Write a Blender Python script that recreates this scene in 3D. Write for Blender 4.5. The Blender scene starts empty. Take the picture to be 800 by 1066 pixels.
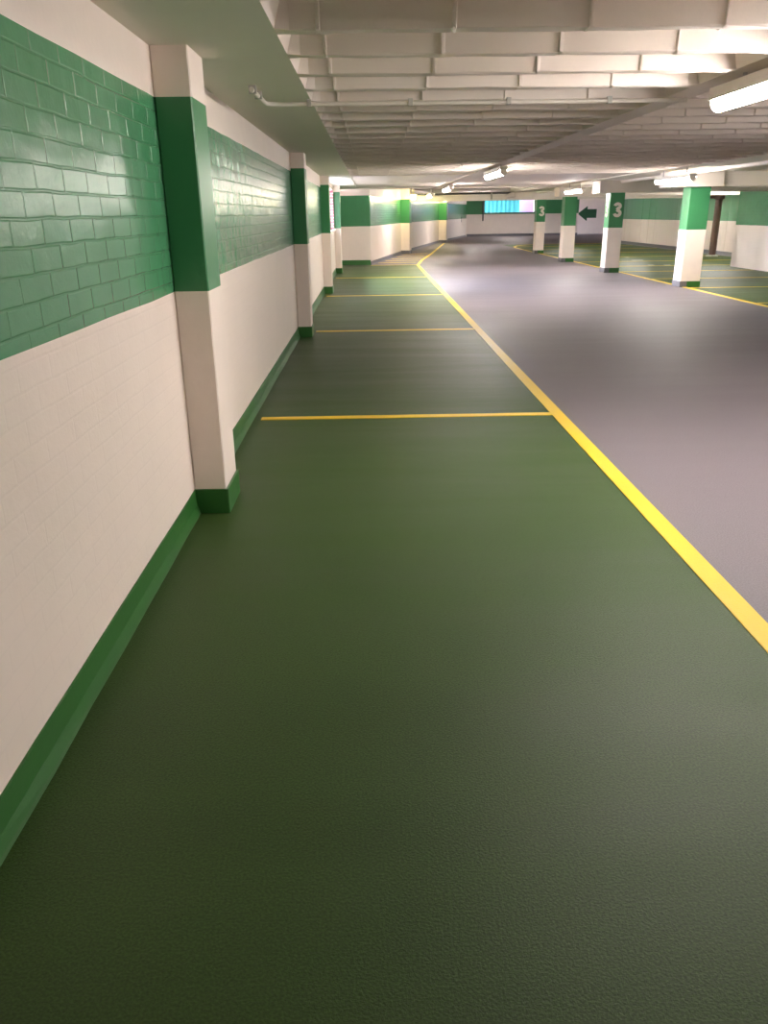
import bpy, bmesh, math, random
from mathutils import Vector, Matrix

random.seed(7)
C = bpy.context.scene.collection
SC = bpy.context.scene
PI = math.pi

# ------------------------------------------------------------------ materials
def lin(c):
    c /= 255.0
    return c / 12.92 if c <= 0.04045 else ((c + 0.055) / 1.055) ** 2.4

def new_mat(name):
    m = bpy.data.materials.new(name)
    m.use_nodes = True
    nt = m.node_tree
    b = nt.nodes['Principled BSDF']
    return m, nt, b

def node(nt, t, **kw):
    n = nt.nodes.new(t)
    for k, v in kw.items():
        if k in n.inputs:
            n.inputs[k].default_value = v
        else:
            setattr(n, k, v)
    return n

def coords(nt, swap=None):
    tc = node(nt, 'ShaderNodeTexCoord')
    if not swap:
        return tc.outputs['Object']
    sx = node(nt, 'ShaderNodeSeparateXYZ')
    cx = node(nt, 'ShaderNodeCombineXYZ')
    nt.links.new(tc.outputs['Object'], sx.inputs[0])
    for i, a in enumerate(swap):
        if a in 'XYZ':
            nt.links.new(sx.outputs['XYZ'.index(a)], cx.inputs[i])
    return cx.outputs[0]

def painted(name, col, rough, var=0.12, nscale=3.0, bump=0.15, bscale=60.0, bdist=0.004,
            brick=None, brick_strength=0.5, rvar=0.08, stretch=None, spec=0.5, col2=None, speck=0.0):
    """A paint film: base colour with faint wear, fine relief and, on walls, the relief of the masonry under it."""
    m, nt, b = new_mat(name)
    L = nt.links
    co = coords(nt)
    if stretch:
        mp = node(nt, 'ShaderNodeMapping')
        mp.inputs['Scale'].default_value = stretch
        L.new(co, mp.inputs[0])
        cs = mp.outputs[0]
    else:
        cs = co
    n1 = node(nt, 'ShaderNodeTexNoise', Scale=nscale, Detail=6.0, Roughness=0.6)
    L.new(cs, n1.inputs['Vector'])
    ramp = node(nt, 'ShaderNodeMapRange')
    ramp.inputs['From Min'].default_value = 0.15
    ramp.inputs['From Max'].default_value = 0.85
    L.new(n1.outputs['Fac'], ramp.inputs['Value'])
    mix = node(nt, 'ShaderNodeMix', data_type='RGBA')
    lo = [c * (1 - var) for c in col] if col2 is None else col2
    hi = [min(1, c * (1 + var)) for c in col] if col2 is None else col
    mix.inputs[6].default_value = (*lo, 1)
    mix.inputs[7].default_value = (*hi, 1)
    L.new(ramp.outputs[0], mix.inputs[0])
    out = mix.outputs[2]
    if speck:
        n3 = node(nt, 'ShaderNodeTexNoise', Scale=140.0, Detail=2.0)
        L.new(co, n3.inputs['Vector'])
        mr = node(nt, 'ShaderNodeMapRange')
        mr.inputs['From Min'].default_value = 0.35
        mr.inputs['From Max'].default_value = 0.65
        mr.inputs['To Min'].default_value = 1 - speck
        mr.inputs['To Max'].default_value = 1 + speck
        L.new(n3.outputs['Fac'], mr.inputs['Value'])
        mu = node(nt, 'ShaderNodeMix', data_type='RGBA', blend_type='MULTIPLY')
        mu.inputs[0].default_value = 1
        L.new(out, mu.inputs[6])
        L.new(mr.outputs[0], mu.inputs[7])
        out = mu.outputs[2]
    L.new(out, b.inputs['Base Color'])
    b.inputs['Specular IOR Level'].default_value = spec
    rr = node(nt, 'ShaderNodeMapRange')
    rr.inputs['To Min'].default_value = max(0.325, rough - rvar)
    rr.inputs['To Max'].default_value = max(0.33, rough + rvar)
    rr.inputs['From Min'].default_value = 0.15
    rr.inputs['From Max'].default_value = 0.85
    L.new(n1.outputs['Fac'], rr.inputs['Value'])
    if rvar > 0:
        L.new(rr.outputs[0], b.inputs['Roughness'])
    else:
        b.inputs['Roughness'].default_value = rough
    n2 = node(nt, 'ShaderNodeTexNoise', Scale=bscale, Detail=4.0, Roughness=0.6)
    L.new(co, n2.inputs['Vector'])
    bp = node(nt, 'ShaderNodeBump', Strength=bump, Distance=bdist)
    L.new(n2.outputs['Fac'], bp.inputs['Height'])
    last = bp
    if brick:
        bc = coords(nt, brick)
        # slightly uneven courses
        wn = node(nt, 'ShaderNodeTexNoise', Scale=4.0, Detail=2.0)
        L.new(bc, wn.inputs['Vector'])
        wa = node(nt, 'ShaderNodeMix', data_type='RGBA', blend_type='LINEAR_LIGHT')
        wa.inputs[0].default_value = 0.007
        L.new(bc, wa.inputs[6])
        L.new(wn.outputs['Color'], wa.inputs[7])
        bt = node(nt, 'ShaderNodeTexBrick', Scale=1.0)
        bt.inputs['Brick Width'].default_value = 0.225
        bt.inputs['Row Height'].default_value = 0.075
        bt.inputs['Mortar Size'].default_value = 0.006
        bt.inputs['Mortar Smooth'].default_value = 0.7
        bt.inputs['Color1'].default_value = (1, 1, 1, 1)
        bt.inputs['Color2'].default_value = (0.75, 0.75, 0.75, 1)
        bt.inputs['Mortar'].default_value = (0, 0, 0, 1)
        L.new(wa.outputs[2], bt.inputs['Vector'])
        jr = node(nt, 'ShaderNodeMapRange')
        jr.inputs['To Min'].default_value = 1 - 0.20 * brick_strength
        jr.inputs['To Max'].default_value = 1.0
        jr.inputs['From Max'].default_value = 0.6
        L.new(bt.outputs['Color'], jr.inputs['Value'])
        jm = node(nt, 'ShaderNodeMix', data_type='RGBA', blend_type='MULTIPLY')
        jm.inputs[0].default_value = 1
        L.new(out, jm.inputs[6])
        L.new(jr.outputs[0], jm.inputs[7])
        L.new(jm.outputs[2], b.inputs['Base Color'])
        bp2 = node(nt, 'ShaderNodeBump', Strength=brick_strength, Distance=0.006)
        L.new(bt.outputs['Color'], bp2.inputs['Height'])
        L.new(bp.outputs[0], bp2.inputs['Normal'])
        # each brick is tilted a little: very low-frequency relief
        n4 = node(nt, 'ShaderNodeTexNoise', Scale=6.0, Detail=1.0)
        L.new(co, n4.inputs['Vector'])
        bp3 = node(nt, 'ShaderNodeBump', Strength=brick_strength * 1.1, Distance=0.012)
        L.new(n4.outputs['Fac'], bp3.inputs['Height'])
        L.new(bp2.outputs[0], bp3.inputs['Normal'])
        last = bp3
    L.new(last.outputs[0], b.inputs['Normal'])
    return m

def plain(name, col, rough=0.5, metal=0.0):
    return painted(name, col, rough, var=0.06, bump=0.05)

WHITE = (0.86, 0.75, 0.68)
GREEN = (0.045, 0.225, 0.088)
M = {}
M['white_wall'] = painted('white_masonry_paint', WHITE, 0.5, var=0.05, nscale=1.6, bump=0.25, bscale=45, brick='YZ0', brick_strength=0.10)
M['white_top'] = painted('white_concrete_paint', WHITE, 0.55, var=0.06, nscale=3, bump=0.35, bscale=35)
M['green_wall'] = painted('green_gloss_masonry_paint', (0.075, 0.285, 0.135), 0.25, var=0.14, rvar=0.0, nscale=2.2, bump=0.42, bscale=30, brick='YZ0', brick_strength=0.5, spec=0.9)
M['green_gloss'] = painted('green_gloss_concrete_paint', GREEN, 0.30, var=0.06, bump=0.12, bscale=30, spec=0.5)
M['green_x'] = painted('green_gloss_masonry_paint_cross', GREEN, 0.32, var=0.10, bump=0.10, brick='XZ0', brick_strength=0.3)
M['white_x'] = painted('white_masonry_paint_cross', WHITE, 0.5, var=0.05, bump=0.2, brick='XZ0', brick_strength=0.08)
M['plinth_green'] = painted('dark_green_skirting_resin', (0.032, 0.140, 0.028), 0.3, var=0.08, nscale=6, bump=0.12, bscale=30)
M['plinth_grey'] = painted('grey_skirting_resin', (0.15, 0.145, 0.16), 0.35, var=0.1)
M['seal'] = painted('pale_sealant_line', (0.055, 0.14, 0.045), 0.4, var=0.3, nscale=14)
M['floor_green'] = painted('green_deck_resin', (0.040, 0.080, 0.018), 0.46, var=0.20, nscale=1.1, bump=0.5, bscale=150, bdist=0.004, rvar=0.10, stretch=(0.3, 2.4, 1), spec=0.3, speck=0.22)
M['floor_grey'] = painted('grey_deck_resin', (0.170, 0.143, 0.163), 0.53, var=0.12, nscale=1.0, bump=0.5, bscale=150, bdist=0.004, rvar=0.10, stretch=(0.3, 2.4, 1), spec=0.5, speck=0.14)
M['yellow'] = painted('yellow_line_paint', (0.86, 0.58, 0.025), 0.42, var=0.05, bump=0.4, bscale=90)
M['ceil'] = painted('white_ceiling_paint', (0.70, 0.62, 0.56), 0.55, var=0.07, nscale=2.2, bump=0.30, bscale=30)
M['ceil_soffit'] = painted('white_soffit_paint', (0.72, 0.69, 0.60), 0.6, var=0.04, nscale=1.5, bump=0.15, bscale=25)
M['beam'] = painted('white_beam_paint', (0.72, 0.65, 0.58), 0.5, var=0.05, bump=0.2)
M['pipe_white'] = plain('white_conduit_paint', (0.70, 0.64, 0.57), 0.4)
M['clip'] = plain('galvanised_clip', (0.42, 0.40, 0.37), 0.4)
M['brown'] = painted('brown_drainpipe', (0.115, 0.062, 0.042), 0.38, var=0.25, nscale=9, bump=0.2)
M['housing'] = plain('pale_light_housing', (0.62, 0.57, 0.50), 0.4)
M['black'] = plain('black_pipe', (0.03, 0.03, 0.032), 0.4)
M['numeral'] = plain('white_stencil_paint', (0.80, 0.74, 0.66), 0.5)
M['arrow'] = plain('dark_green_stencil_paint', (0.012, 0.085, 0.028), 0.6)
M['cyan'] = painted('turquoise_sheet', (0.10, 0.68, 0.74), 0.5, var=0.05)
M['pink'] = painted('pink_render', (0.42, 0.22, 0.35), 0.7, var=0.05)
M['wear'] = painted('worn_white_paint', (0.52, 0.55, 0.46), 0.5, var=0.4, nscale=12)
M['ground'] = painted('outdoor_paving', (0.30, 0.29, 0.28), 0.8)
M['board'] = painted('board_marked_white', WHITE, 0.36, var=0.10, nscale=2.5, stretch=(1, 9, 0.6), bump=0.15)
M['board_green'] = painted('board_marked_green', GREEN, 0.34, spec=0.9, var=0.10, nscale=2.5, stretch=(1, 9, 0.6), bump=0.15)

def brick_mat():
    m, nt, b = new_mat('pink_brick')
    c = coords(nt, 'XZ0')
    bt = node(nt, 'ShaderNodeTexBrick', Scale=1.0)
    bt.inputs['Brick Width'].default_value = 0.225
    bt.inputs['Row Height'].default_value = 0.075
    bt.inputs['Mortar Size'].default_value = 0.010
    bt.inputs['Color1'].default_value = (0.50, 0.17, 0.21, 1)
    bt.inputs['Color2'].default_value = (0.42, 0.14, 0.18, 1)
    bt.inputs['Mortar'].default_value = (0.66, 0.55, 0.55, 1)
    nt.links.new(c, bt.inputs['Vector'])
    nt.links.new(bt.outputs['Color'], b.inputs['Base Color'])
    b.inputs['Roughness'].default_value = 0.85
    return m
M['brick'] = brick_mat()

def lamp_mat(strength):
    m, nt, b = new_mat('lit_opal_diffuser')
    b.inputs['Base Color'].default_value = (0.8, 0.8, 0.78, 1)
    b.inputs['Emission Color'].default_value = (1.0, 0.925, 0.87, 1)
    b.inputs['Emission Strength'].default_value = strength
    return m
LAMP = 30.0
M['lamp'] = lamp_mat(LAMP)

def glass_mat():
    m, nt, b = new_mat('window_glass')
    b.inputs['Base Color'].default_value = (0.95, 0.97, 0.98, 1)
    b.inputs['Transmission Weight'].default_value = 1.0
    b.inputs['Roughness'].default_value = 0.0
    b.inputs['IOR'].default_value = 1.0
    return m

# ------------------------------------------------------------------ builders
class MB:
    """Collects shapes, then links them as ONE mesh object."""
    def __init__(self):
        self.v, self.f, self.mi, self.mats = [], [], [], []
    def mat(self, key):
        if key not in self.mats:
            self.mats.append(key)
        return self.mats.index(key)
    def add(self, vs, fs, key):
        o = len(self.v)
        self.v += [tuple(p) for p in vs]
        i = self.mat(key)
        for f in fs:
            self.f.append(tuple(o + k for k in f))
            self.mi.append(i)
        return o
    def box(self, x0, x1, y0, y1, z0, z1, key):
        vs = [(x, y, z) for z in (z0, z1) for y in (y0, y1) for x in (x0, x1)]
        fs = [(0, 2, 3, 1), (4, 5, 7, 6), (0, 1, 5, 4), (2, 6, 7, 3), (0, 4, 6, 2), (1, 3, 7, 5)]
        self.add(vs, fs, key)
    def prism(self, poly, z0, z1, key):
        """poly: counter-clockwise (x, y) outline"""
        n = len(poly)
        vs = [(x, y, z0) for x, y in poly] + [(x, y, z1) for x, y in poly]
        fs = [tuple(range(n - 1, -1, -1)), tuple(range(n, 2 * n))]
        fs += [(i, (i + 1) % n, n + (i + 1) % n, n + i) for i in range(n)]
        self.add(vs, fs, key)
    def levels(self, poly, zs, keys, chamfer=0.0):
        """a post of outline poly, banded: keys[i] between zs[i] and zs[i+1]"""
        if chamfer:
            q = []
            n = len(poly)
            for i in range(n):
                p, a, b2 = Vector(poly[i]), Vector(poly[i - 1]), Vector(poly[(i + 1) % n])
                q.append(tuple(p + (a - p).normalized() * chamfer))
                q.append(tuple(p + (b2 - p).normalized() * chamfer))
            poly = q
        n = len(poly)
        vs = [(x, y, z) for z in zs for x, y in poly]
        self.add(vs, [tuple(range(n - 1, -1, -1))], keys[0])
        o = len(self.v) - len(vs)
        top = len(zs) - 1
        for k in range(top):
            i = self.mat(keys[k])
            for j in range(n):
                self.f.append((o + k * n + j, o + k * n + (j + 1) % n, o + (k + 1) * n + (j + 1) % n, o + (k + 1) * n + j))
                self.mi.append(i)
        self.f.append(tuple(o + top * n + j for j in range(n)))
        self.mi.append(self.mat(keys[-1]))
    def tube(self, path, r, key, seg=12):
        path = [Vector(p) for p in path]
        rings = []
        up = None
        for i, p in enumerate(path):
            d = (path[min(i + 1, len(path) - 1)] - path[max(i - 1, 0)]).normalized()
            if up is None:
                up = Vector((0, 0, 1)) if abs(d.z) < 0.9 else Vector((1, 0, 0))
            s = d.cross(up).normalized()
            up = s.cross(d).normalized()
            rr = r[i] if isinstance(r, (list, tuple)) else r
            rings.append([p + (s * math.cos(2 * PI * k / seg) + up * math.sin(2 * PI * k / seg)) * rr for k in range(seg)])
        vs = [v for ring in rings for v in ring]
        fs = []
        for i in range(len(path) - 1):
            for k in range(seg):
                a, b2 = i * seg + k, i * seg + (k + 1) % seg
                fs.append((a, a + seg, b2 + seg, b2))
        fs.append(tuple(range(seg)))
        fs.append(tuple(range(len(vs) - 1, len(vs) - 1 - seg, -1)))
        self.add(vs, fs, key)
    def build(self, name, parent=None, smooth=False, loc=None, recalc=True):
        me = bpy.data.meshes.new(name)
        me.from_pydata(self.v, [], self.f)
        for k in self.mats:
            me.materials.append(M[k])
        me.polygons.foreach_set('material_index', self.mi)
        if recalc:
            bm = bmesh.new()
            bm.from_mesh(me)
            bmesh.ops.recalc_face_normals(bm, faces=bm.faces)
            bm.to_mesh(me)
            bm.free()
        if smooth:
            for p in me.polygons:
                p.use_smooth = True
            try:
                me.set_sharp_from_angle(angle=math.radians(40))
            except Exception:
                pass
        me.update()
        o = bpy.data.objects.new(name, me)
        C.objects.link(o)
        if parent is not None:
            o.parent = parent
        if loc:
            o.location = loc
        return o

def tag(o, label=None, cat=None, group=None, kind=None):
    if label:
        o['label'] = label
    if cat:
        o['category'] = cat
    if group:
        o['group'] = group
    if kind:
        o['kind'] = kind
    return o

def thing(name, label, cat, loc=(0, 0, 0), group=None, kind='thing', rz=0.0):
    o = bpy.data.objects.new(name, None)
    C.objects.link(o)
    o.location = loc
    o.rotation_euler = (0, 0, rz)
    return tag(o, label, cat, group, kind)

def struct(mb, name, **kw):
    return tag(mb.build(name, **kw), kind='structure')

def wall(name, p0, p1, thick, bands, holes=(), step=0.3, reveal='white_top', jitter=0.003):
    """A wall from p0 to p1. Its painted face looks to the RIGHT of the walk p0->p1; holes = (s0, s1, z0, z1)."""
    p0, p1 = Vector(p0), Vector(p1)
    Ln = (p1 - p0).length
    d = (p1 - p0) / Ln
    nrm = Vector((d.y, -d.x))
    ss = {0.0, Ln}
    n = max(1, int(Ln / step))
    ss |= {Ln * i / n for i in range(n + 1)}
    zs = set()
    for a, b2, k in bands:
        zs |= {a, b2}
    for h in holes:
        ss = {s for s in ss if not (abs(s - h[0]) < 0.08 or abs(s - h[1]) < 0.08)} | {h[0], h[1]}
        zs |= {h[2], h[3]}
    ss, zs = sorted(ss), sorted(zs)
    hz = {z for h in holes for z in h[2:4]}
    mb = MB()
    nz = len(zs)
    F, B = {}, {}
    for i, s in enumerate(ss):
        for j, z in enumerate(zs):
            zz = z
            if 0 < j < nz - 1 and z not in hz:
                zz = z + random.uniform(-jitter, jitter)
            q = p0 + d * s
            F[i, j] = len(mb.v); mb.v.append((q.x, q.y, zz))
            q = q - nrm * thick
            B[i, j] = len(mb.v); mb.v.append((q.x, q.y, zz))
    def band(z):
        for a, b2, k in bands:
            if a <= z <= b2:
                return k
        return bands[-1][2]
    def solid(i, j):
        if i < 0 or j < 0 or i >= len(ss) - 1 or j >= nz - 1:
            return False
        s, z = (ss[i] + ss[i + 1]) / 2, (zs[j] + zs[j + 1]) / 2
        return not any(h[0] < s < h[1] and h[2] < z < h[3] for h in holes)
    def q(f, key):
        mb.f.append(f); mb.mi.append(mb.mat(key))
    for i in range(len(ss) - 1):
        for j in range(nz - 1):
            if not solid(i, j):
                continue
            k = band((zs[j] + zs[j + 1]) / 2)
            q((F[i, j], F[i + 1, j], F[i + 1, j + 1], F[i, j + 1]), k)
            q((B[i, j], B[i, j + 1], B[i + 1, j + 1], B[i + 1, j]), reveal)
            if not solid(i - 1, j):
                q((F[i, j], F[i, j + 1], B[i, j + 1], B[i, j]), k if i == 0 else reveal)
            if not solid(i + 1, j):
                q((F[i + 1, j], B[i + 1, j], B[i + 1, j + 1], F[i + 1, j + 1]), k if i == len(ss) - 2 else reveal)
            if not solid(i, j - 1):
                q((F[i, j], B[i, j], B[i + 1, j], F[i + 1, j]), reveal)
            if not solid(i, j + 1):
                q((F[i, j + 1], F[i + 1, j + 1], B[i + 1, j + 1], B[i, j + 1]), reveal)
    return struct(mb, name)

def baseboard(name, p0, p1, key='plinth_green', h=0.132, out=0.024):
    """coved resin skirting along p0->p1, face to the right, with a pale sealant bead at the floor"""
    p0, p1 = Vector(p0), Vector(p1)
    Ln = (p1 - p0).length
    d = (p1 - p0) / Ln
    nrm = Vector((d.y, -d.x))
    prof = [(0.0, h), (0.006, h - 0.002), (0.009, 0.05), (0.021, 0.012), (out, 0.003), (out, 0.0), (0.0, 0.0)]
    n = max(1, int(Ln / 0.35))
    mb = MB()
    vs = []
    for i in range(n + 1):
        q = p0 + d * Ln * i / n
        w = random.uniform(-0.003, 0.003)
        for k, (o, z) in enumerate(prof):
            oo = o + (w if k in (3, 4, 5) else 0)
            zz = z + (w * 0.6 if k in (0, 1) else 0)
            p = q + nrm * oo
            vs.append((p.x, p.y, zz))
    m = len(prof)
    mb.v = vs
    for i in range(n):
        for k in range(m):
            a, b2 = i * m + k, i * m + (k + 1) % m
            mb.f.append((a, b2, b2 + m, a + m))
            mb.mi.append(mb.mat('seal' if k in (3,) and key == 'plinth_green' else key))
    mb.f.append(tuple(range(m - 1, -1, -1))); mb.mi.append(0)
    mb.f.append(tuple(n * m + k for k in range(m))); mb.mi.append(0)
    return struct(mb, name)

# ------------------------------------------------------------------ dimensions (metres; camera stands at x=0, y=0)
XW = -0.966            # face of the left wall
ZC = 2.21              # underside of soffit and rib bottoms
ZD = 2.46              # deck soffit beyond the ribbed bays
YB = -7.0              # wall behind the camera
XR = 10.16             # near right wall
BANDS = [(0, 1.155, 'white_wall'), (1.155, 2.005, 'green_wall'), (2.005, ZC + 0.02, 'white_top')]
BANDS2 = [(0, 1.155, 'white_wall'), (1.155, 2.02, 'green_wall'), (2.02, ZD, 'white_top')]
PIL_Y = [3.98, 10.45, 16.52, 22.35]
WIN = (17.3, 22.15, 1.14, 2.10)

# ------------------------------------------------------------------ floor
fl = MB()
Z0 = 0.0
XE = 1.46
# left bay strip (green), lane (grey), right bays (green)
def quad(x0, x1, y0, y1, key):
    fl.add([(x0, y0, Z0), (x1, y0, Z0), (x1, y1, Z0), (x0, y1, Z0)], [(0, 1, 2, 3)], key)
quad(XW - 0.3, XE, YB, 25.75, 'floor_green')
quad(XE, 6.52, YB, 62, 'floor_grey')
quad(XW - 0.3, XE, 25.75, 62, 'floor_grey')
quad(6.52, 14.0, YB, 41.0, 'floor_green')
quad(6.52, 14.0, 41.0, 62, 'floor_grey')
quad(14.0, 26.0, YB, 62, 'floor_grey')
struct(fl, 'floor', recalc=False)

# ------------------------------------------------------------------ walls
wall('wall_left', (XW, YB), (XW, 25.9), 0.28, BANDS, holes=[(WIN[0] - YB, WIN[1] - YB, WIN[2], WIN[3])], reveal='brick')
wall('wall_end', (XW, 25.9), (0.0, 25.9), 0.25,
     [(0, 1.15, 'white_x'), (1.15, 2.04, 'green_x'), (2.04, ZD, 'white_top')], jitter=0.002)
BEND = [(0.0, 25.9), (1.22, 33.0), (3.72, 45.2), (6.45, 56.0)]
for i in range(3):
    wall('wall_bend' if i == 0 else 'wall_bend', BEND[i], BEND[i + 1], 0.25, BANDS2)
wall('wall_far', (6.45, 56.0), (14.0, 56.0), 0.3,
     [(0, 1.40, 'white_x'), (1.40, 2.30, 'green_x'), (2.30, ZD, 'white_top')], holes=[(1.22, 4.55, 1.50, 2.30)], jitter=0.0)
wall('wall_far', (14.0, 59.0), (22.0, 59.0), 0.3, [(0, ZD, 'white_x')], jitter=0.0)
wall('wall_right', (XR, 23.0), (XR, YB), 0.3,
     [(0, 1.10, 'white_wall'), (1.10, 2.02, 'green_wall'), (2.02, ZD, 'white_top')])
wall('wall_right', (22.0, 59.0), (22.0, 43.0), 0.3, [(0, ZD, 'white_x')], holes=[(7.5, 12.0, 0.0, 2.2)], jitter=0.0)
wall('wall_right', (22.0, 43.0), (12.65, 43.0), 0.3, [(0, ZD, 'white_x')], jitter=0.0)
wall('wall_back', (XR, YB), (XW, YB), 0.3, [(0, 1.155, 'white_x'), (1.155, 2.005, 'green_x'), (2.005, ZD, 'white_top')])

# the outer right wall: painted vertical boards, its shallow corrugation is real
def board_wall():
    mb = MB()
    x = 12.4
    zs = [(0, 1.13, 'board'), (1.13, 2.03, 'board_green'), (2.03, ZD, 'board')]
    ys = []
    y = 43.0
    while y > 20.0:
        w = random.uniform(0.32, 0.52)
        dx = random.uniform(-0.007, 0.007)
        ys += [(y, dx), (y - w + 0.02, dx + random.uniform(-0.005, 0.005))]
        y -= w
    zl = [0, 1.13, 2.03, ZD]
    for (ya, da) in ys:
        for z in zl:
            mb.v.append((x - 0.02 + da, ya, z))
    for (ya, da) in ys:
        for z in zl:
            mb.v.append((x + 0.25, ya, z))
    n = len(ys)
    B0 = n * 4
    for i in range(n - 1):
        for j in range(3):
            a = i * 4 + j
            mb.f.append((a, a + 4, a + 5, a + 1)); mb.mi.append(mb.mat(zs[j][2]))
            mb.f.append((B0 + a, B0 + a + 1, B0 + a + 5, B0 + a + 4)); mb.mi.append(mb.mat('white_top'))
        a = i * 4
        mb.f.append((a + 3, a + 7, B0 + a + 7, B0 + a + 3)); mb.mi.append(mb.mat('white_top'))
        mb.f.append((a, B0 + a, B0 + a + 4, a + 4)); mb.mi.append(mb.mat('white_top'))
    for a in (0, (n - 1) * 4):
        for j in range(3):
            mb.f.append((a + j, a + j + 1, B0 + a + j + 1, B0 + a + j)); mb.mi.append(mb.mat('board'))
    return struct(mb, 'wall_right')
board_wall()
mb = MB(); mb.box(XR, 12.65, 19.75, 20.0, 0, ZD, 'white_x'); struct(mb, 'wall_right')

# skirtings
seg = [YB] + [v for y in PIL_Y for v in (y, y + 0.33)] + [25.9]
for i in range(0, len(seg), 2):
    baseboard('baseboard_left', (XW, seg[i] + 0.002), (XW, seg[i + 1] - 0.002))
baseboard('baseboard_end', (XW + 0.03, 25.9), (0.0, 25.9), h=0.15)
for i in range(3):
    baseboard('baseboard_bend', BEND[i], BEND[i + 1], 'plinth_grey', h=0.11)
baseboard('baseboard_far', (6.5, 56.0), (14.0, 56.0), 'plinth_grey', h=0.16)
baseboard('baseboard_right', (12.36, 43.0), (12.36, 20.0), 'plinth_grey', h=0.13, out=0.10)

# ------------------------------------------------------------------ ceiling
PER, RB = 0.545, 0.074
Y0R = 3.698 - PER * 19
Y1R = 16.9
def rib_panel(x0, x1, ridge0, ridge_step, cap=0.06):
    """trough slab: ribs across the lane, tapered trough ends, cast mould joints on the rib faces"""
    cols = [(x0, 0.0, 0.0), (x0 + cap, 1.0, 0.0)]
    k = 0
    x = ridge0
    while x < x1 - cap - 0.05:
        if x > x0 + cap + 0.03:
            cols += [(x - 0.010, 1, 0), (x - 0.006, 1, 1), (x + 0.006, 1, 1), (x + 0.010, 1, 0)]
            for f in (0.33, 0.66):
                if x + ridge_step * f < x1 - cap - 0.05:
                    cols.append((x + ridge_step * f, 1, 0))
        x += ridge_step
    cols += [(x1 - cap, 1, 0), (x1, 0, 0)]
    cols.sort()
    prof = []       # (y, height 0/1, ridge offset in y, edge?)
    y = Y0R
    D = 0.21
    while y < Y1R + 0.3:
        prof += [(y, 0, -1, 1), (y + 0.010, -0.03, 0, 1), (y + RB - 0.006, -0.03, 0, 1), (y + RB, 0, 0, 1), (y + RB + 0.022, 1, 0, 0), (y + PER - 0.024, 1, -1, 0)]
        y += PER
    mb = MB()
    for (x, f, r) in cols:
        for (yy, h, ro, e) in prof:
            dy = ro * r * 0.012
            jz = random.uniform(-0.004, 0.004) if e else 0.0
            z = ZC + (max(h, 0) * D * f if h >= 0 else h * 0.15) + (jz if f > 0 else 0)
            jy = random.uniform(-0.003, 0.003) if e and f > 0 else 0
            mb.v.append((x, yy + dy + jy, z))
    n = len(prof)
    for i in range(len(cols) - 1):
        for j in range(n - 1):
            a = i * n + j
            mb.f.append((a, a + 1, a + n + 1, a + n))
            mb.mi.append(mb.mat('ceil'))
    return struct(mb, 'ceiling', recalc=False), prof[-1][0]
_, YRE = rib_panel(-0.378, 2.0, -0.201, 0.56)
rib_panel(2.19, 5.5, 2.55, 0.56)

YS0, YSE = Y0R, 25.3
mb = MB(); mb.box(XW - 0.28, -0.378, YB, YSE, ZC, ZC + 0.3, 'ceil_soffit'); struct(mb, 'ceiling')
mb = MB(); mb.box(2.0, 2.19, YB, YSE, ZC, ZC + 0.3, 'ceil'); struct(mb, 'ceiling_beam')
mb = MB(); mb.box(5.5, 6.22, YB, 33.0, ZC, ZC + 0.3, 'ceil_soffit'); struct(mb, 'ceiling_beam')
mb = MB(); mb.box(-0.378, 2.0, YRE, YSE, ZC + 0.02, ZC + 0.3, 'ceil'); struct(mb, 'ceiling')
mb = MB(); mb.box(2.19, 5.5, YRE, YSE, ZC + 0.02, ZC + 0.3, 'ceil'); struct(mb, 'ceiling')
mb = MB(); mb.box(-0.378, 5.5, YSE - 0.10, YSE, ZC - 0.02, ZC + 0.3, 'beam'); struct(mb, 'ceiling_beam')
mb = MB(); mb.box(XW - 0.5, 26.0, YB - 0.3, 60.0, ZD, ZD + 0.3, 'ceil'); struct(mb, 'ceiling')

# crosswise beams standing on the columns, each with a deeper head over its column
ZB = 1.932
def cross_beam(x0, x1, y0, y1, hx0=None, hx1=None):
    mb = MB()
    if hx0 is None:
        mb.box(x0, x1, y0, y1, ZB, ZD, 'beam')
    else:
        a = 0.10
        poly = [(hx0, y0 - a), (hx1, y0 - a), (hx1, y0), (x1, y0), (x1, y1), (hx1, y1), (hx1, y1 + a), (hx0, y1 + a)]
        mb.prism(poly, ZB, ZC, 'beam')
    return struct(mb, 'ceiling_beam')
cross_beam(6.0, XR, 16.75, 17.25, 5.97, 7.0)
cross_beam(5.8, 12.4, 21.15, 21.65, 5.76, 6.62)
cross_beam(5.8, 12.4, 26.05, 26.55, 5.85, 6.62)
# the beam where the hall bends, from the pilaster to the last column and on to the outer wall
mb = MB()
mb.prism([(1.35, 33.1), (6.1, 31.75), (12.4, 31.75), (12.4, 32.25), (6.2, 32.25), (1.4, 33.6)], ZB + 0.005, ZC + 0.02, 'beam')
struct(mb, 'ceiling_beam')

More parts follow.
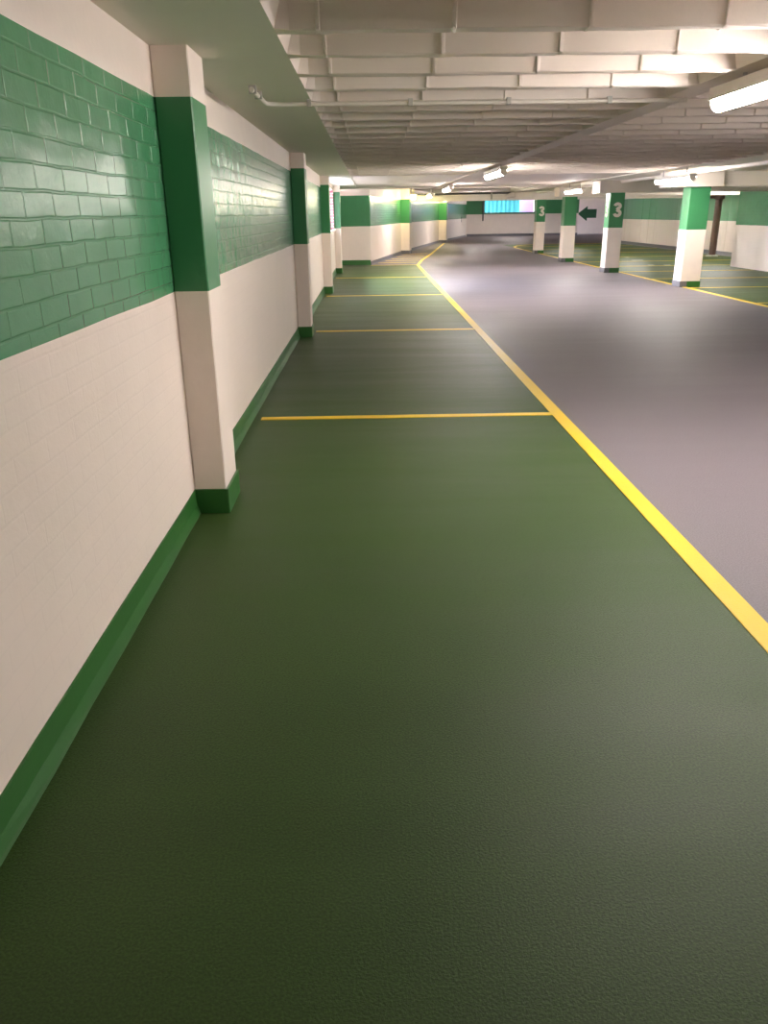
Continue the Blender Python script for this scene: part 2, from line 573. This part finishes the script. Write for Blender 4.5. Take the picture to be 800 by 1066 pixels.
# ------------------------------------------------------------------ pilasters on the left wall
PL = ['green and white pilaster on the left wall, the one nearest the camera',
      'green and white pilaster standing where the second yellow bay line starts',
      'green and white pilaster just before the window in the left wall',
      'narrow green and white pilaster just beyond the window in the left wall']
ptops = [2.006, 2.035, 2.045, 2.06]
for i, y in enumerate(PIL_Y):
    t = thing('pilaster', PL[i], 'pilaster', (XW + 0.087, y + 0.165, 0), 'pilasters along the left wall')
    poly = [(-0.086, -0.165), (0.083, -0.165), (0.083, 0.165), (-0.086, 0.165)]
    mb = MB()
    mb.levels(poly, [0, 1.158, ptops[i], ZC], ['white_top', 'green_gloss', 'white_top'], chamfer=0.006)
    mb.build('shaft', t)
    mb = MB()
    q = 0.012
    mb.levels([(-0.086, -0.165 - q), (0.083 + q, -0.165 - q), (0.083 + q, 0.165 + q), (-0.086, 0.165 + q)],
              [0, 0.12, 0.135], ['plinth_green', 'plinth_green'], chamfer=0.004)
    mb.build('skirting', t)

# pilasters of the bending wall
for i, ((ax, ay), ang, dep, lab) in enumerate([
        ((1.22, 33.0), math.atan2(2.5, 12.2), 0.36, 'pale pilaster with a bright green band on the angled wall, nearer of the two'),
        ((3.72, 45.2), math.atan2(2.73, 10.8), 0.44, 'pale pilaster with a bright green band on the angled wall, close to the far corner')]):
    t = thing('pilaster', lab, 'pilaster', (ax, ay, 0), 'pilasters along the angled wall', rz=-ang)
    mb = MB()
    mb.levels([(-0.05, 0), (dep - 0.02, 0), (dep - 0.02, 0.5), (-0.05, 0.5)], [0, 1.155, 2.03, ZD],
              ['white_top', 'green_gloss', 'white_top'], chamfer=0.006)
    mb.build('shaft', t)
    mb = MB()
    mb.levels([(-0.03, -0.012), (dep - 0.008, -0.012), (dep - 0.008, 0.512), (-0.03, 0.512)], [0, 0.12, 0.13], ['plinth_grey', 'plinth_grey'])
    mb.build('skirting', t)

# ------------------------------------------------------------------ columns
def numeral_mesh(h, w, stroke, depth=0.003):
    """a bold condensed 3 in the XZ plane, facing -Y, centred on x, standing on z=0"""
    mb = MB()
    def arc(cx, cz, rx, rz, a0, a1, n=18):
        P = []
        for i in range(n + 1):
            a = math.radians(a0 + (a1 - a0) * i / n)
            P.append((cx + rx * math.cos(a), cz + rz * math.sin(a), math.cos(a), math.sin(a)))
        return P
    s = stroke / 2
    rx = w / 2 - s
    up = arc(-0.02 * w, h * 0.745, rx * 0.94, h * 0.255 - s, 172, -90)
    lo = arc(0, h * 0.275, rx, h * 0.275 - s, 90, -172)
    path = [(p[0], p[1]) for p in up[:-1]] + [(-0.10 * w, h * 0.505)] 
    path2 = [(-0.10 * w, h * 0.515)] + [(p[0], p[1]) for p in lo[1:]]
    for pth, yy in ((path, 0.0), (path2, -0.0006)):
        L, R2 = [], []
        for i, p in enumerate(pth):
            a, b2 = pth[max(i - 1, 0)], pth[min(i + 1, len(pth) - 1)]
            dx, dz = b2[0] - a[0], b2[1] - a[1]
            l = math.hypot(dx, dz) or 1
            nx, nz = -dz / l, dx / l
            L.append((p[0] + nx * s, p[1] + nz * s)); R2.append((p[0] - nx * s, p[1] - nz * s))
        n = len(pth)
        vs = [(x, yy - depth, z) for x, z in L] + [(x, yy - depth, z) for x, z in R2] + [(x, yy, z) for x, z in L] + [(x, yy, z) for x, z in R2]
        fs = []
        for i in range(n - 1):
            fs += [(i, i + 1, n + i + 1, n + i), (2 * n + i, 3 * n + i, 3 * n + i + 1, 2 * n + i + 1),
                   (i, 2 * n + i, 2 * n + i + 1, i + 1), (n + i, n + i + 1, 3 * n + i + 1, 3 * n + i)]
        fs += [(0, n, 3 * n, 2 * n), (n - 1, 3 * n - 1, 4 * n - 1, 2 * n - 1)]
        mb.add(vs, fs, 'numeral')
    return mb

COLS = [  # x0, x1, y0, depth, green from, numerals (front, left), label
    (6.42, 6.83, 16.80, 0.42, 1.125, False, False, 'square green and white column without a number, largest and nearest of the row', 'nearest'),
    (6.08, 6.45, 21.20, 0.42, 1.10, True, True, 'square column with a white 3 on its front and on its side, beside the arrow', 'second'),
    (6.08, 6.46, 26.10, 0.42, 1.085, False, False, 'square green and white column without a number, between the two columns marked 3', 'third'),
    (6.34, 6.68, 31.78, 0.40, 1.147, True, False, 'square column with a white 3 standing furthest away in the row', 'fourth')]
for i, (x0, x1, y0, dep, zg, nf, nl, lab, _) in enumerate(COLS):
    cx, cy = (x0 + x1) / 2, y0 + dep / 2
    hw, hd = (x1 - x0) / 2, dep / 2
    t = thing('column', lab, 'column', (cx, cy, 0), 'row of columns beside the lane')
    mb = MB()
    mb.levels([(-hw, -hd), (hw, -hd), (hw, hd), (-hw, hd)], [0, zg, ZB + (0.008 if i == 3 else 0.0)], ['white_top', 'green_gloss'], chamfer=0.008)
    mb.build('shaft', t)
    # skirting: grey where it stands on the lane, green where it stands on the bays
    q = 0.008
    mid = 6.56 - cx if i == 0 else -hw + 0.12
    mb = MB()
    mb.box(-hw - q, mid, -hd - q, hd + q, 0, 0.118, 'plinth_grey')
    tag(mb.build('skirting', t), 'grey skirting on the lane side')
    mb = MB()
    mb.box(mid, hw + q, -hd - q, hd + q, 0, 0.118, 'plinth_green')
    tag(mb.build('skirting', t), 'dark green skirting on the bay side')
    if nf:
        o = numeral_mesh(0.355, 0.22, 0.076).build('painted_number', t)
        o.location = (0.02, -hd - 0.0005, 1.35)
        tag(o, 'white painted number 3')
    if nl:
        o = numeral_mesh(0.355, 0.22, 0.076).build('painted_number', t)
        o.rotation_euler = (0, 0, -PI / 2)
        o.location = (-hw - 0.0005, 0.02, 1.35)
        tag(o, 'white painted number 3')

# ------------------------------------------------------------------ painted lines
def line(name, label, p0, p1, w, group, key='yellow', cat='painted line', z1=0.004):
    p0, p1 = Vector(p0), Vector(p1)
    Ln = (p1 - p0).length
    d = (p1 - p0) / Ln
    nr = Vector((d.y, -d.x))
    n = max(1, int(Ln / 0.25))
    A, B = [], []
    for i in range(n + 1):
        q = p0 + d * Ln * i / n
        A.append(q + nr * (w / 2 + random.uniform(-0.003, 0.003)))
        B.append(q - nr * (w / 2 + random.uniform(-0.003, 0.003)))
    return polyline_mesh(name, label, A, B, group, key, cat, z1)

def polyline_mesh(name, label, A, B, group, key='yellow', cat='painted line', z1=0.004):
    n = len(A)
    mb = MB()
    vs = [(p[0], p[1], z1) for p in A] + [(p[0], p[1], z1) for p in B] + [(p[0], p[1], 0) for p in A] + [(p[0], p[1], 0) for p in B]
    fs = []
    for i in range(n - 1):
        fs += [(i, i + 1, n + i + 1, n + i), (i, 2 * n + i, 2 * n + i + 1, i + 1), (n + i, n + i + 1, 3 * n + i + 1, 3 * n + i),
               (2 * n + i, 3 * n + i, 3 * n + i + 1, 2 * n + i + 1)]
    fs += [(0, n, 3 * n, 2 * n), (n - 1, 3 * n - 1, 4 * n - 1, 2 * n - 1)]
    mb.add(vs, fs, key)
    o = mb.build(name)
    return tag(o, label, cat, group, 'thing')

def curve_line(name, label, pts, w, group, key='yellow', z1=0.004):
    P = [Vector(p) for p in pts]
    A, B = [], []
    for i, p in enumerate(P):
        d0 = (p - P[i - 1]).normalized() if i else (P[1] - p).normalized()
        d1 = (P[i + 1] - p).normalized() if i < len(P) - 1 else d0
        d = (d0 + d1).normalized()
        nr = Vector((d.y, -d.x)) / max(0.5, d.dot(d0))
        A.append(p + nr * w / 2); B.append(p - nr * w / 2)
    return polyline_mesh(name, label, A, B, group, key, 'painted line', z1)

long_pts = [(XE, y) for y in [YB + 0.1] + [v * 1.0 for v in range(-6, 25)] + [25.55]]
long_pts += [(1.75, 28.2), (2.45, 33.0), (3.95, 44.3)]
curve_line('lane_edge_line', 'long yellow line dividing the green bays from the grey lane, bending at its far end', long_pts, 0.10, None)
BL = ['yellow line across the green strip, the wide one nearest the camera',
      'yellow line across the green strip, starting at the second pilaster',
      'pale line across the sheen on the green strip, starting at the third pilaster',
      'thin line across the green strip beside the fourth pilaster',
      'last line of the green strip, in front of the green end wall']
for k, y in enumerate([6.06, 10.98, 15.95, 20.6, 25.68]):
    x0 = -0.885 if k < 4 else 0.0
    if k == 1:
        x0 = -0.77
    line('bay_line', BL[k], (x0, y - 0.005), (XE - 0.045, y + 0.005), 0.085, 'bay lines on the left strip')
HL = ['front', 'second', 'third', 'fourth', 'fifth']
hat = [((0.25, 26.9), (1.48, 27.0)), ((0.5, 28.0), (1.63, 28.2)), ((0.75, 29.2), (1.82, 29.6)), ((1.0, 30.6), (2.02, 31.2)), ((1.25, 32.2), (2.26, 33.0))]
HT = ['yellow hatch stripe nearest the last bay line, by the angled wall', 'yellow hatch stripe by the angled wall, second from the bay line',
      'yellow hatch stripe by the angled wall, middle one of five', 'yellow hatch stripe by the angled wall, second from its pilaster',
      'yellow hatch stripe by the angled wall, closest to its pilaster']
for k, (a, b2) in enumerate(hat):
    line('hatch_stripe', HT[k], a, b2, 0.11, 'yellow hatching in the bend')

# right-hand bays
pts = [(6.52, y) for y in range(6, 36, 2)] + [(6.56, 37.2), (6.68, 38.3), (7.0, 39.4), (7.6, 40.3), (8.6, 40.9), (10.0, 41.1), (12.2, 41.15)]
curve_line('lane_edge_line', 'yellow line in front of the columns, curling round at its far end', pts, 0.10, None)
RY = [9.2, 11.45, 13.66, 16.62, 19.0, 21.45, 23.6, 25.9, 28.6, 31.7, 35.0, 38.3]
rt = {13.66: 'yellow bay line touching the lane line at the right edge of the photo',
      16.62: 'yellow bay line running right from the foot of the nearest column',
      19.0: 'yellow bay line just behind the nearest column',
      21.45: 'yellow bay line running right from the foot of the second column',
      23.6: 'yellow bay line reaching the end of the near right wall',
      25.9: 'yellow bay line running right from the foot of the third column',
      28.6: 'yellow bay line ending by the brown drainpipe',
      31.7: 'thin bay line running right from the foot of the furthest column',
      35.0: 'thin faint bay line beyond the furthest column, second from the far end',
      38.3: 'thin faint bay line beyond the furthest column, last before the curl'}
for y in RY[2:]:
    xe = XR - 0.05 if y < 23.2 else 12.2
    line('bay_line', rt[y], (6.60 if y < 38 else 6.75, y), (xe, y), 0.075, 'bay lines on the right')
WL = [((8.45, 26.42), (8.80, 26.42), 'worn white floor mark in the bay by the third column'),
      ((8.15, 23.95), (8.32, 23.95), 'short worn white floor mark in the right bays, left one of a pair'),
      ((8.60, 23.86), (8.79, 23.86), 'short worn white floor mark in the right bays, right one of a pair'),
      ((8.76, 28.2), (8.90, 28.2), 'small faint white floor mark farthest back in the right bays')]
for a, b2, lab in WL:
    line('floor_mark', lab, (a[0], a[1]), (b2[0], b2[1]), 0.22, 'worn marks on the right bays', 'wear', 'floor mark', 0.003)

# ------------------------------------------------------------------ ceiling lights
def diffuser_mesh(Ln, w=0.105, h=0.082):
    mb = MB()
    prof = []
    n = 12
    prof.append((-w / 2, 0.0)); 
    for i in range(n + 1):
        a = PI + PI * i / n
        prof.append((w / 2 * math.cos(a), -h * 0.42 + h * 0.58 * math.sin(a)))
    prof.append((w / 2, 0.0))
    m = len(prof)
    ys = [-Ln / 2, Ln / 2]
    vs = [(x, y, z) for y in ys for x, z in prof]
    fs = [(k, (k + 1) % m, m + (k + 1) % m, m + k) for k in range(m)]
    fs += [tuple(range(m)), tuple(range(2 * m - 1, m - 1, -1))]
    mb.add(vs, fs, 'lamp')
    return mb, prof
LEN = 1.80
def make_light():
    t = thing('ceiling_light', '', 'light')
    mb = MB()
    mb.levels([(-0.066, -LEN / 2 - 0.02), (0.066, -LEN / 2 - 0.02), (0.066, LEN / 2 + 0.02), (-0.066, LEN / 2 + 0.02)], [0.0, 0.045], ['housing'], chamfer=0.006)
    for s in (-1, 1):
        mb.box(min(s * 0.060, s * 0.066), max(s * 0.060, s * 0.066), -LEN / 2 - 0.015, LEN / 2 + 0.015, -0.020, 0.004, 'housing')
    mb.build('housing', t)
    d, prof = diffuser_mesh(LEN)
    d.build('diffuser', t, smooth=True)
    for s in (-1, 1):
        mb = MB()
        m = len(prof)
        y0, y1 = s * LEN / 2, s * (LEN / 2 + 0.014)
        vs = [(x * 1.04, y, z * 1.02) for y in (y0, y1) for x, z in prof]
        fs = [(k, (k + 1) % m, m + (k + 1) % m, m + k) for k in range(m)] + [tuple(range(m)), tuple(range(2 * m - 1, m - 1, -1))]
        mb.add(vs, fs, 'numeral')
        mb.build('end_cap', t)
    for s in (-0.6, 0.6):
        mb = MB()
        mb.tube([(0, s, 0.045), (0, s, 0.09)], 0.012, 'clip', 8)
        mb.build('hanger', t)
    return t
def copy_tree(o, parent=None):
    c = o.copy(); C.objects.link(c)
    if parent is not None:
        c.parent = parent
    for ch in list(o.children):
        copy_tree(ch, c)
    return c
LIGHTS = [(2.10, 4.30, 2.128, 'lit batten light cut off by the right edge, biggest and nearest'),
          (2.10, 14.20, 2.128, 'lit batten light under the ceiling rib beam, second along the lane'),
          (2.10, 22.75, 2.128, 'small lit batten light, third along the lane, above the bend'),
          (2.10, 29.2, 2.100, 'smallest lit batten light, last along the lane beside the angled wall'),
          (5.70, 15.8, 2.06, 'lit batten light beside the beam head of the nearest column'),
          (5.50, 22.6, 2.040, 'lit batten light above the third column, left of the arrow'),
          # unseen lights past the right edge and behind beams, added to brighten the hall
          (5.50, 6.0, 2.085, 'added batten light over the lane, unseen just outside the right edge'),
          (5.50, 0.7, 2.085, 'added batten light, unseen, to the right of the camera'),
          (10.70, 25.4, 2.36, 'added fill batten light over the right bays, unseen, hidden by the second crosswise beam'),
          (9.40, 29.2, 2.36, 'added fill batten light over the right bays, unseen, hidden by the third crosswise beam'),
          (9.00, 37.0, 2.36, 'added fill batten light over the right bays, unseen, hidden by the far beam'),
          (5.20, 40.5, 2.36, 'added fill batten light over the lane, unseen, hidden by the far beam'),
          (9.00, 52.3, 2.36, 'added fill batten light close to the far wall, unseen, hidden by the far beam')]
proto = make_light()
for i, (x, y, z, lab) in enumerate(LIGHTS):
    o = proto if i == 0 else copy_tree(proto)
    o.location = (x, y, z)
    tag(o, lab, 'light', 'batten lights under the ceiling')
    zc = ZC if y < 25.3 else ZD
    hz = (zc - z - 0.045) / 0.045
    for ch in o.children:
        if ch.name.startswith('hanger'):
            ch.location.z = 0.045 - 0.045 * hz
            ch.scale.z = hz

M['lamp_warm'] = lamp_mat(40.0)
M['lamp_warm'].name = 'lit_warm_globe'
M['lamp_warm'].node_tree.nodes['Principled BSDF'].inputs['Emission Color'].default_value = (1.0, 0.88, 0.42, 1)
for x, y, z, lab in [(1.66, 32.2, 2.16, 'small warm round lamp in front of the near pilaster on the angled wall'),
                     (3.95, 44.3, 2.24, 'small warm round lamp in front of the far pilaster on the angled wall')]:
    t = thing('bulkhead_lamp', lab, 'light', (x, y, z), 'warm lamps along the angled wall')
    mb = MB(); mb.tube([(0, 0, 0.05), (0, 0, ZD - z)], 0.05, 'housing', 14); mb.build('mount', t)
    mb = MB(); mb.tube([(0, 0, -0.16), (0, 0, -0.145), (0, 0, -0.10), (0, 0, 0.0)], [0.04, 0.065, 0.085, 0.085], 'lamp_warm', 16); mb.build('globe', t, smooth=True)
    mb = MB(); mb.tube([(0, 0, 0.0), (0, 0, 0.05)], 0.095, 'housing', 16); mb.build('collar', t)

# ------------------------------------------------------------------ pipes
t = thing('conduit', 'thin white conduit bending off the left soffit and crossing under the ribs', 'pipe', (0, 0, 0))
mb = MB()
zc = ZC - 0.026
path = [(-0.675, 5.12, zc), (-0.672, 5.45, zc)]
for i in range(7):
    a = PI + (-PI / 2) * i / 6
    path.append((-0.57 + 0.10 * math.cos(a), 5.70 + 0.10 * math.sin(a), zc))
path += [(x, 5.80, zc) for x in (-0.3, 0.5, 1.2, 2.12)]
mb.tube(path, 0.014, 'pipe_white', 10)
mb.build('tube', t, smooth=True)
for (x, y, along) in [(-0.675, 5.17, 'y'), (-0.672, 5.40, 'y'), (-0.39, 5.8, 'x'), (0.28, 5.8, 'x'), (0.93, 5.8, 'x'), (1.60, 5.8, 'x')]:
    mb = MB()
    if along == 'x':
        mb.box(x - 0.014, x + 0.014, y - 0.022, y + 0.022, zc - 0.016, ZC, 'clip')
    else:
        mb.box(x - 0.022, x + 0.022, y - 0.014, y + 0.014, zc - 0.016, ZC, 'clip')
    mb.build('saddle_clip', t)

t = thing('service_pipe', 'pale straight pipe running under the ceiling above the row of columns', 'pipe', (0, 0, 0))
mb = MB(); mb.tube([(6.30, y, ZC - 0.01) for y in (YB + 0.05, 5, 15, 25, 31.7)], 0.05, 'pipe_white', 14); mb.build('tube', t, smooth=True)
for y in (9.0, 13.0, 17.0 + 1.5, 23.0, 28.0):
    mb = MB(); mb.box(6.24, 6.36, y - 0.02, y + 0.02, ZC + 0.03, ZD, 'clip'); mb.build('hanger', t)

t = thing('drainpipe', 'brown vertical drainpipe standing in the green bays before the outer right wall', 'drainpipe', (11.73, 28.1, 0))
mb = MB(); mb.tube([(0, 0, 0), (0, 0, ZD)], 0.115, 'brown', 20); mb.build('tube', t, smooth=True)
mb = MB(); mb.tube([(0, 0, 1.82), (0, 0, 1.84), (0, 0, 1.96), (0, 0, 1.98)], [0.12, 0.18, 0.18, 0.12], 'brown', 20); mb.build('collar', t, smooth=True)
mb = MB(); mb.tube([(0, 0, 0), (0, 0, 0.03), (0, 0, 0.05)], [0.20, 0.20, 0.12], 'wear', 20); mb.build('base_ring', t, smooth=True)
mb = MB(); mb.tube([(0, 0, 1.90), (-0.5, 0, 1.92)], 0.06, 'brown', 12); mb.build('branch', t, smooth=True)

t = thing('cross_pipe', 'dark thin pipe with fittings crossing in front of the far beam', 'pipe', (0, 0, 0))
def by(x):
    return 33.1 - 1.35 * (x - 1.35) / 4.75 - 0.06
mb = MB(); mb.tube([(1.85, by(1.85), 2.19), (3.5, by(3.5), 2.19), (5.45, by(5.45), 2.19)], 0.032, 'black', 10); mb.build('tube', t, smooth=True)
mb = MB(); mb.tube([(5.15, by(5.15) - 0.1, 2.05), (5.45, by(5.45) - 0.1, 2.14)], [0.07, 0.11], 'pipe_white', 14); mb.build('elbow', t, smooth=True)
mb = MB(); mb.tube([(4.64, by(4.64) - 0.04, 1.98), (4.64, by(4.64) - 0.04, 2.22)], 0.03, 'clip', 10); mb.build('drop', t, smooth=True)

for x, y, z0, z1, r, lab in [(7.56, 55.93, 0.98, 2.35, 0.045, 'short black pipe on the far wall, beside the turquoise opening'),
                             (5.85, 53.7, 0.95, 1.95, 0.04, 'short thin black pipe on the angled wall near the far corner')]:
    mb = MB(); mb.tube([(x, y, z0), (x, y, z1)], r, 'black', 10)
    tag(mb.build('wall_pipe', smooth=True), lab, 'pipe', 'black pipes on the far walls', 'thing')

# ------------------------------------------------------------------ painted arrow on the far white wall
xa0, xa1, zc, ya = 14.68, 16.02, 1.355, 58.998
arrow = [(xa0, zc), (xa0 + 0.68, zc + 0.50), (xa0 + 0.68, zc + 0.29), (xa1, zc + 0.29), (xa1, zc - 0.29), (xa0 + 0.68, zc - 0.29), (xa0 + 0.68, zc - 0.50)]
mb = MB()
n = len(arrow)
vs = [(x, ya - 0.004, z) for x, z in arrow] + [(x, ya + 0.002, z) for x, z in arrow]
mb.add(vs, [tuple(range(n)), tuple(range(2 * n - 1, n - 1, -1))] + [(i, n + i, n + (i + 1) % n, (i + 1) % n) for i in range(n)], 'arrow')
tag(mb.build('painted_arrow'), 'dark green arrow pointing left, painted on the far white wall', 'arrow', None, 'thing')

# ------------------------------------------------------------------ window openings and what lies outside them
mb = MB()
a, b2, z0, z1 = WIN
mb.box(XW - 0.20, XW - 0.14, a, b2, z0, z0 + 0.05, 'white_top')
mb.box(XW - 0.20, XW - 0.14, a, b2, z1 - 0.05, z1, 'white_top')
for y in (a, a + 1.65, a + 3.32, b2 - 0.05):
    mb.box(XW - 0.20, XW - 0.14, y, y + 0.05, z0 + 0.05, z1 - 0.05, 'white_top')
w1 = struct(mb, 'window_1')
mb = MB(); mb.box(XW - 0.28, XW + 0.05, a, b2, z0 - 0.04, z0, 'white_top'); tag(mb.build('sill', w1), 'white window sill')
mb = MB()
mb.box(7.62, 11.05, 55.93, 56.0, 1.46, 1.505, 'plinth_grey')
mb.box(7.62, 11.05, 56.1, 56.16, 2.25, 2.30, 'plinth_grey')
struct(mb, 'window_2')

# outside: a brick house wall beyond the left window, a turquoise sheet fence and a pink wall beyond the far opening
mb = MB(); mb.box(-9.2, -8.9, 0.0, 44.0, -0.2, 1.5, 'brick'); struct(mb, 'wall_outside')
mb = MB()
pts = []
x = 6.0
k = 0
N = int((10.75 - 6.0) / 0.075)
for k in range(N + 1):
    pts.append((6.0 + 0.075 * k, 60.0 + (0.05 if (k // 2) % 2 else 0.0)))
vs = [(p[0], p[1], 0.0) for p in pts] + [(p[0], p[1], 4.2) for p in pts] + [(p[0], p[1] + 0.03, 0.0) for p in pts] + [(p[0], p[1] + 0.03, 4.2) for p in pts]
n = len(pts)
fs = []
for i in range(n - 1):
    fs += [(i, i + 1, n + i + 1, n + i), (2 * n + i, 3 * n + i, 3 * n + i + 1, 2 * n + i + 1), (n + i, n + i + 1, 3 * n + i + 1, 3 * n + i), (i, 2 * n + i, 2 * n + i + 1, i + 1)]
fs += [(0, n, 3 * n, 2 * n), (n - 1, 3 * n - 1, 4 * n - 1, 2 * n - 1)]
mb.add(vs, fs, 'cyan')
tag(mb.build('sheet_fence'), 'bright turquoise corrugated sheet fence seen through the far opening', 'fence', None, 'thing')
mb = MB(); mb.box(10.5, 14.0, 60.6, 60.9, 0, 4.2, 'pink'); tag(mb.build('garden_wall'), 'pale pink wall outside the far opening, right of the turquoise fence', 'wall', None, 'thing')
mb = MB(); mb.box(-30, 60, -40, 110, -0.30, -0.05, 'ground'); struct(mb, 'ground_outside')

# ------------------------------------------------------------------ daylight
w = bpy.data.worlds.new('sky')
SC.world = w
w.use_nodes = True
nt = w.node_tree
bg = nt.nodes['Background']
bg.inputs[0].default_value = (0.80, 0.88, 1.0, 1)
bg.inputs[1].default_value = 3.6
# bright overcast sky low over the yard on the left: it enters by the window in the left wall
sun = bpy.data.lights.new('daylight', 'SUN')
sun.energy = 27.0
sun.angle = math.radians(70)
sun.color = (0.78, 0.84, 1.0)
so = bpy.data.objects.new('daylight', sun)
C.objects.link(so)
so.rotation_euler = Vector((-0.80, 0.45, 0.26)).to_track_quat('Z', 'Y').to_euler()

# ------------------------------------------------------------------ camera
Rm = [[0.99978682, -0.01735477, 0.01118642],
      [-0.01662679, -0.35546924, 0.93454009],
      [-0.0122423, -0.93452685, -0.35568201]]
cam = bpy.data.cameras.new('camera')
cam.sensor_fit = 'VERTICAL'
cam.sensor_height = 24.0
cam.lens = 24.0 * 815.0 / 1066.0
cam.clip_start = 0.05
cam.clip_end = 300
co = bpy.data.objects.new('camera', cam)
C.objects.link(co)
co.matrix_world = Matrix(((Rm[0][0], -Rm[0][1], -Rm[0][2], 0.0),
                          (Rm[1][0], -Rm[1][1], -Rm[1][2], 0.0),
                          (Rm[2][0], -Rm[2][1], -Rm[2][2], 1.5),
                          (0, 0, 0, 1)))
SC.camera = co

SC.view_settings.view_transform = 'Standard'
SC.view_settings.look = 'None'
SC.view_settings.exposure = 2.12
SC.view_settings.gamma = 1.0
SC.view_settings.use_curve_mapping = False
SC.cycles.max_bounces = 12
SC.cycles.diffuse_bounces = 8
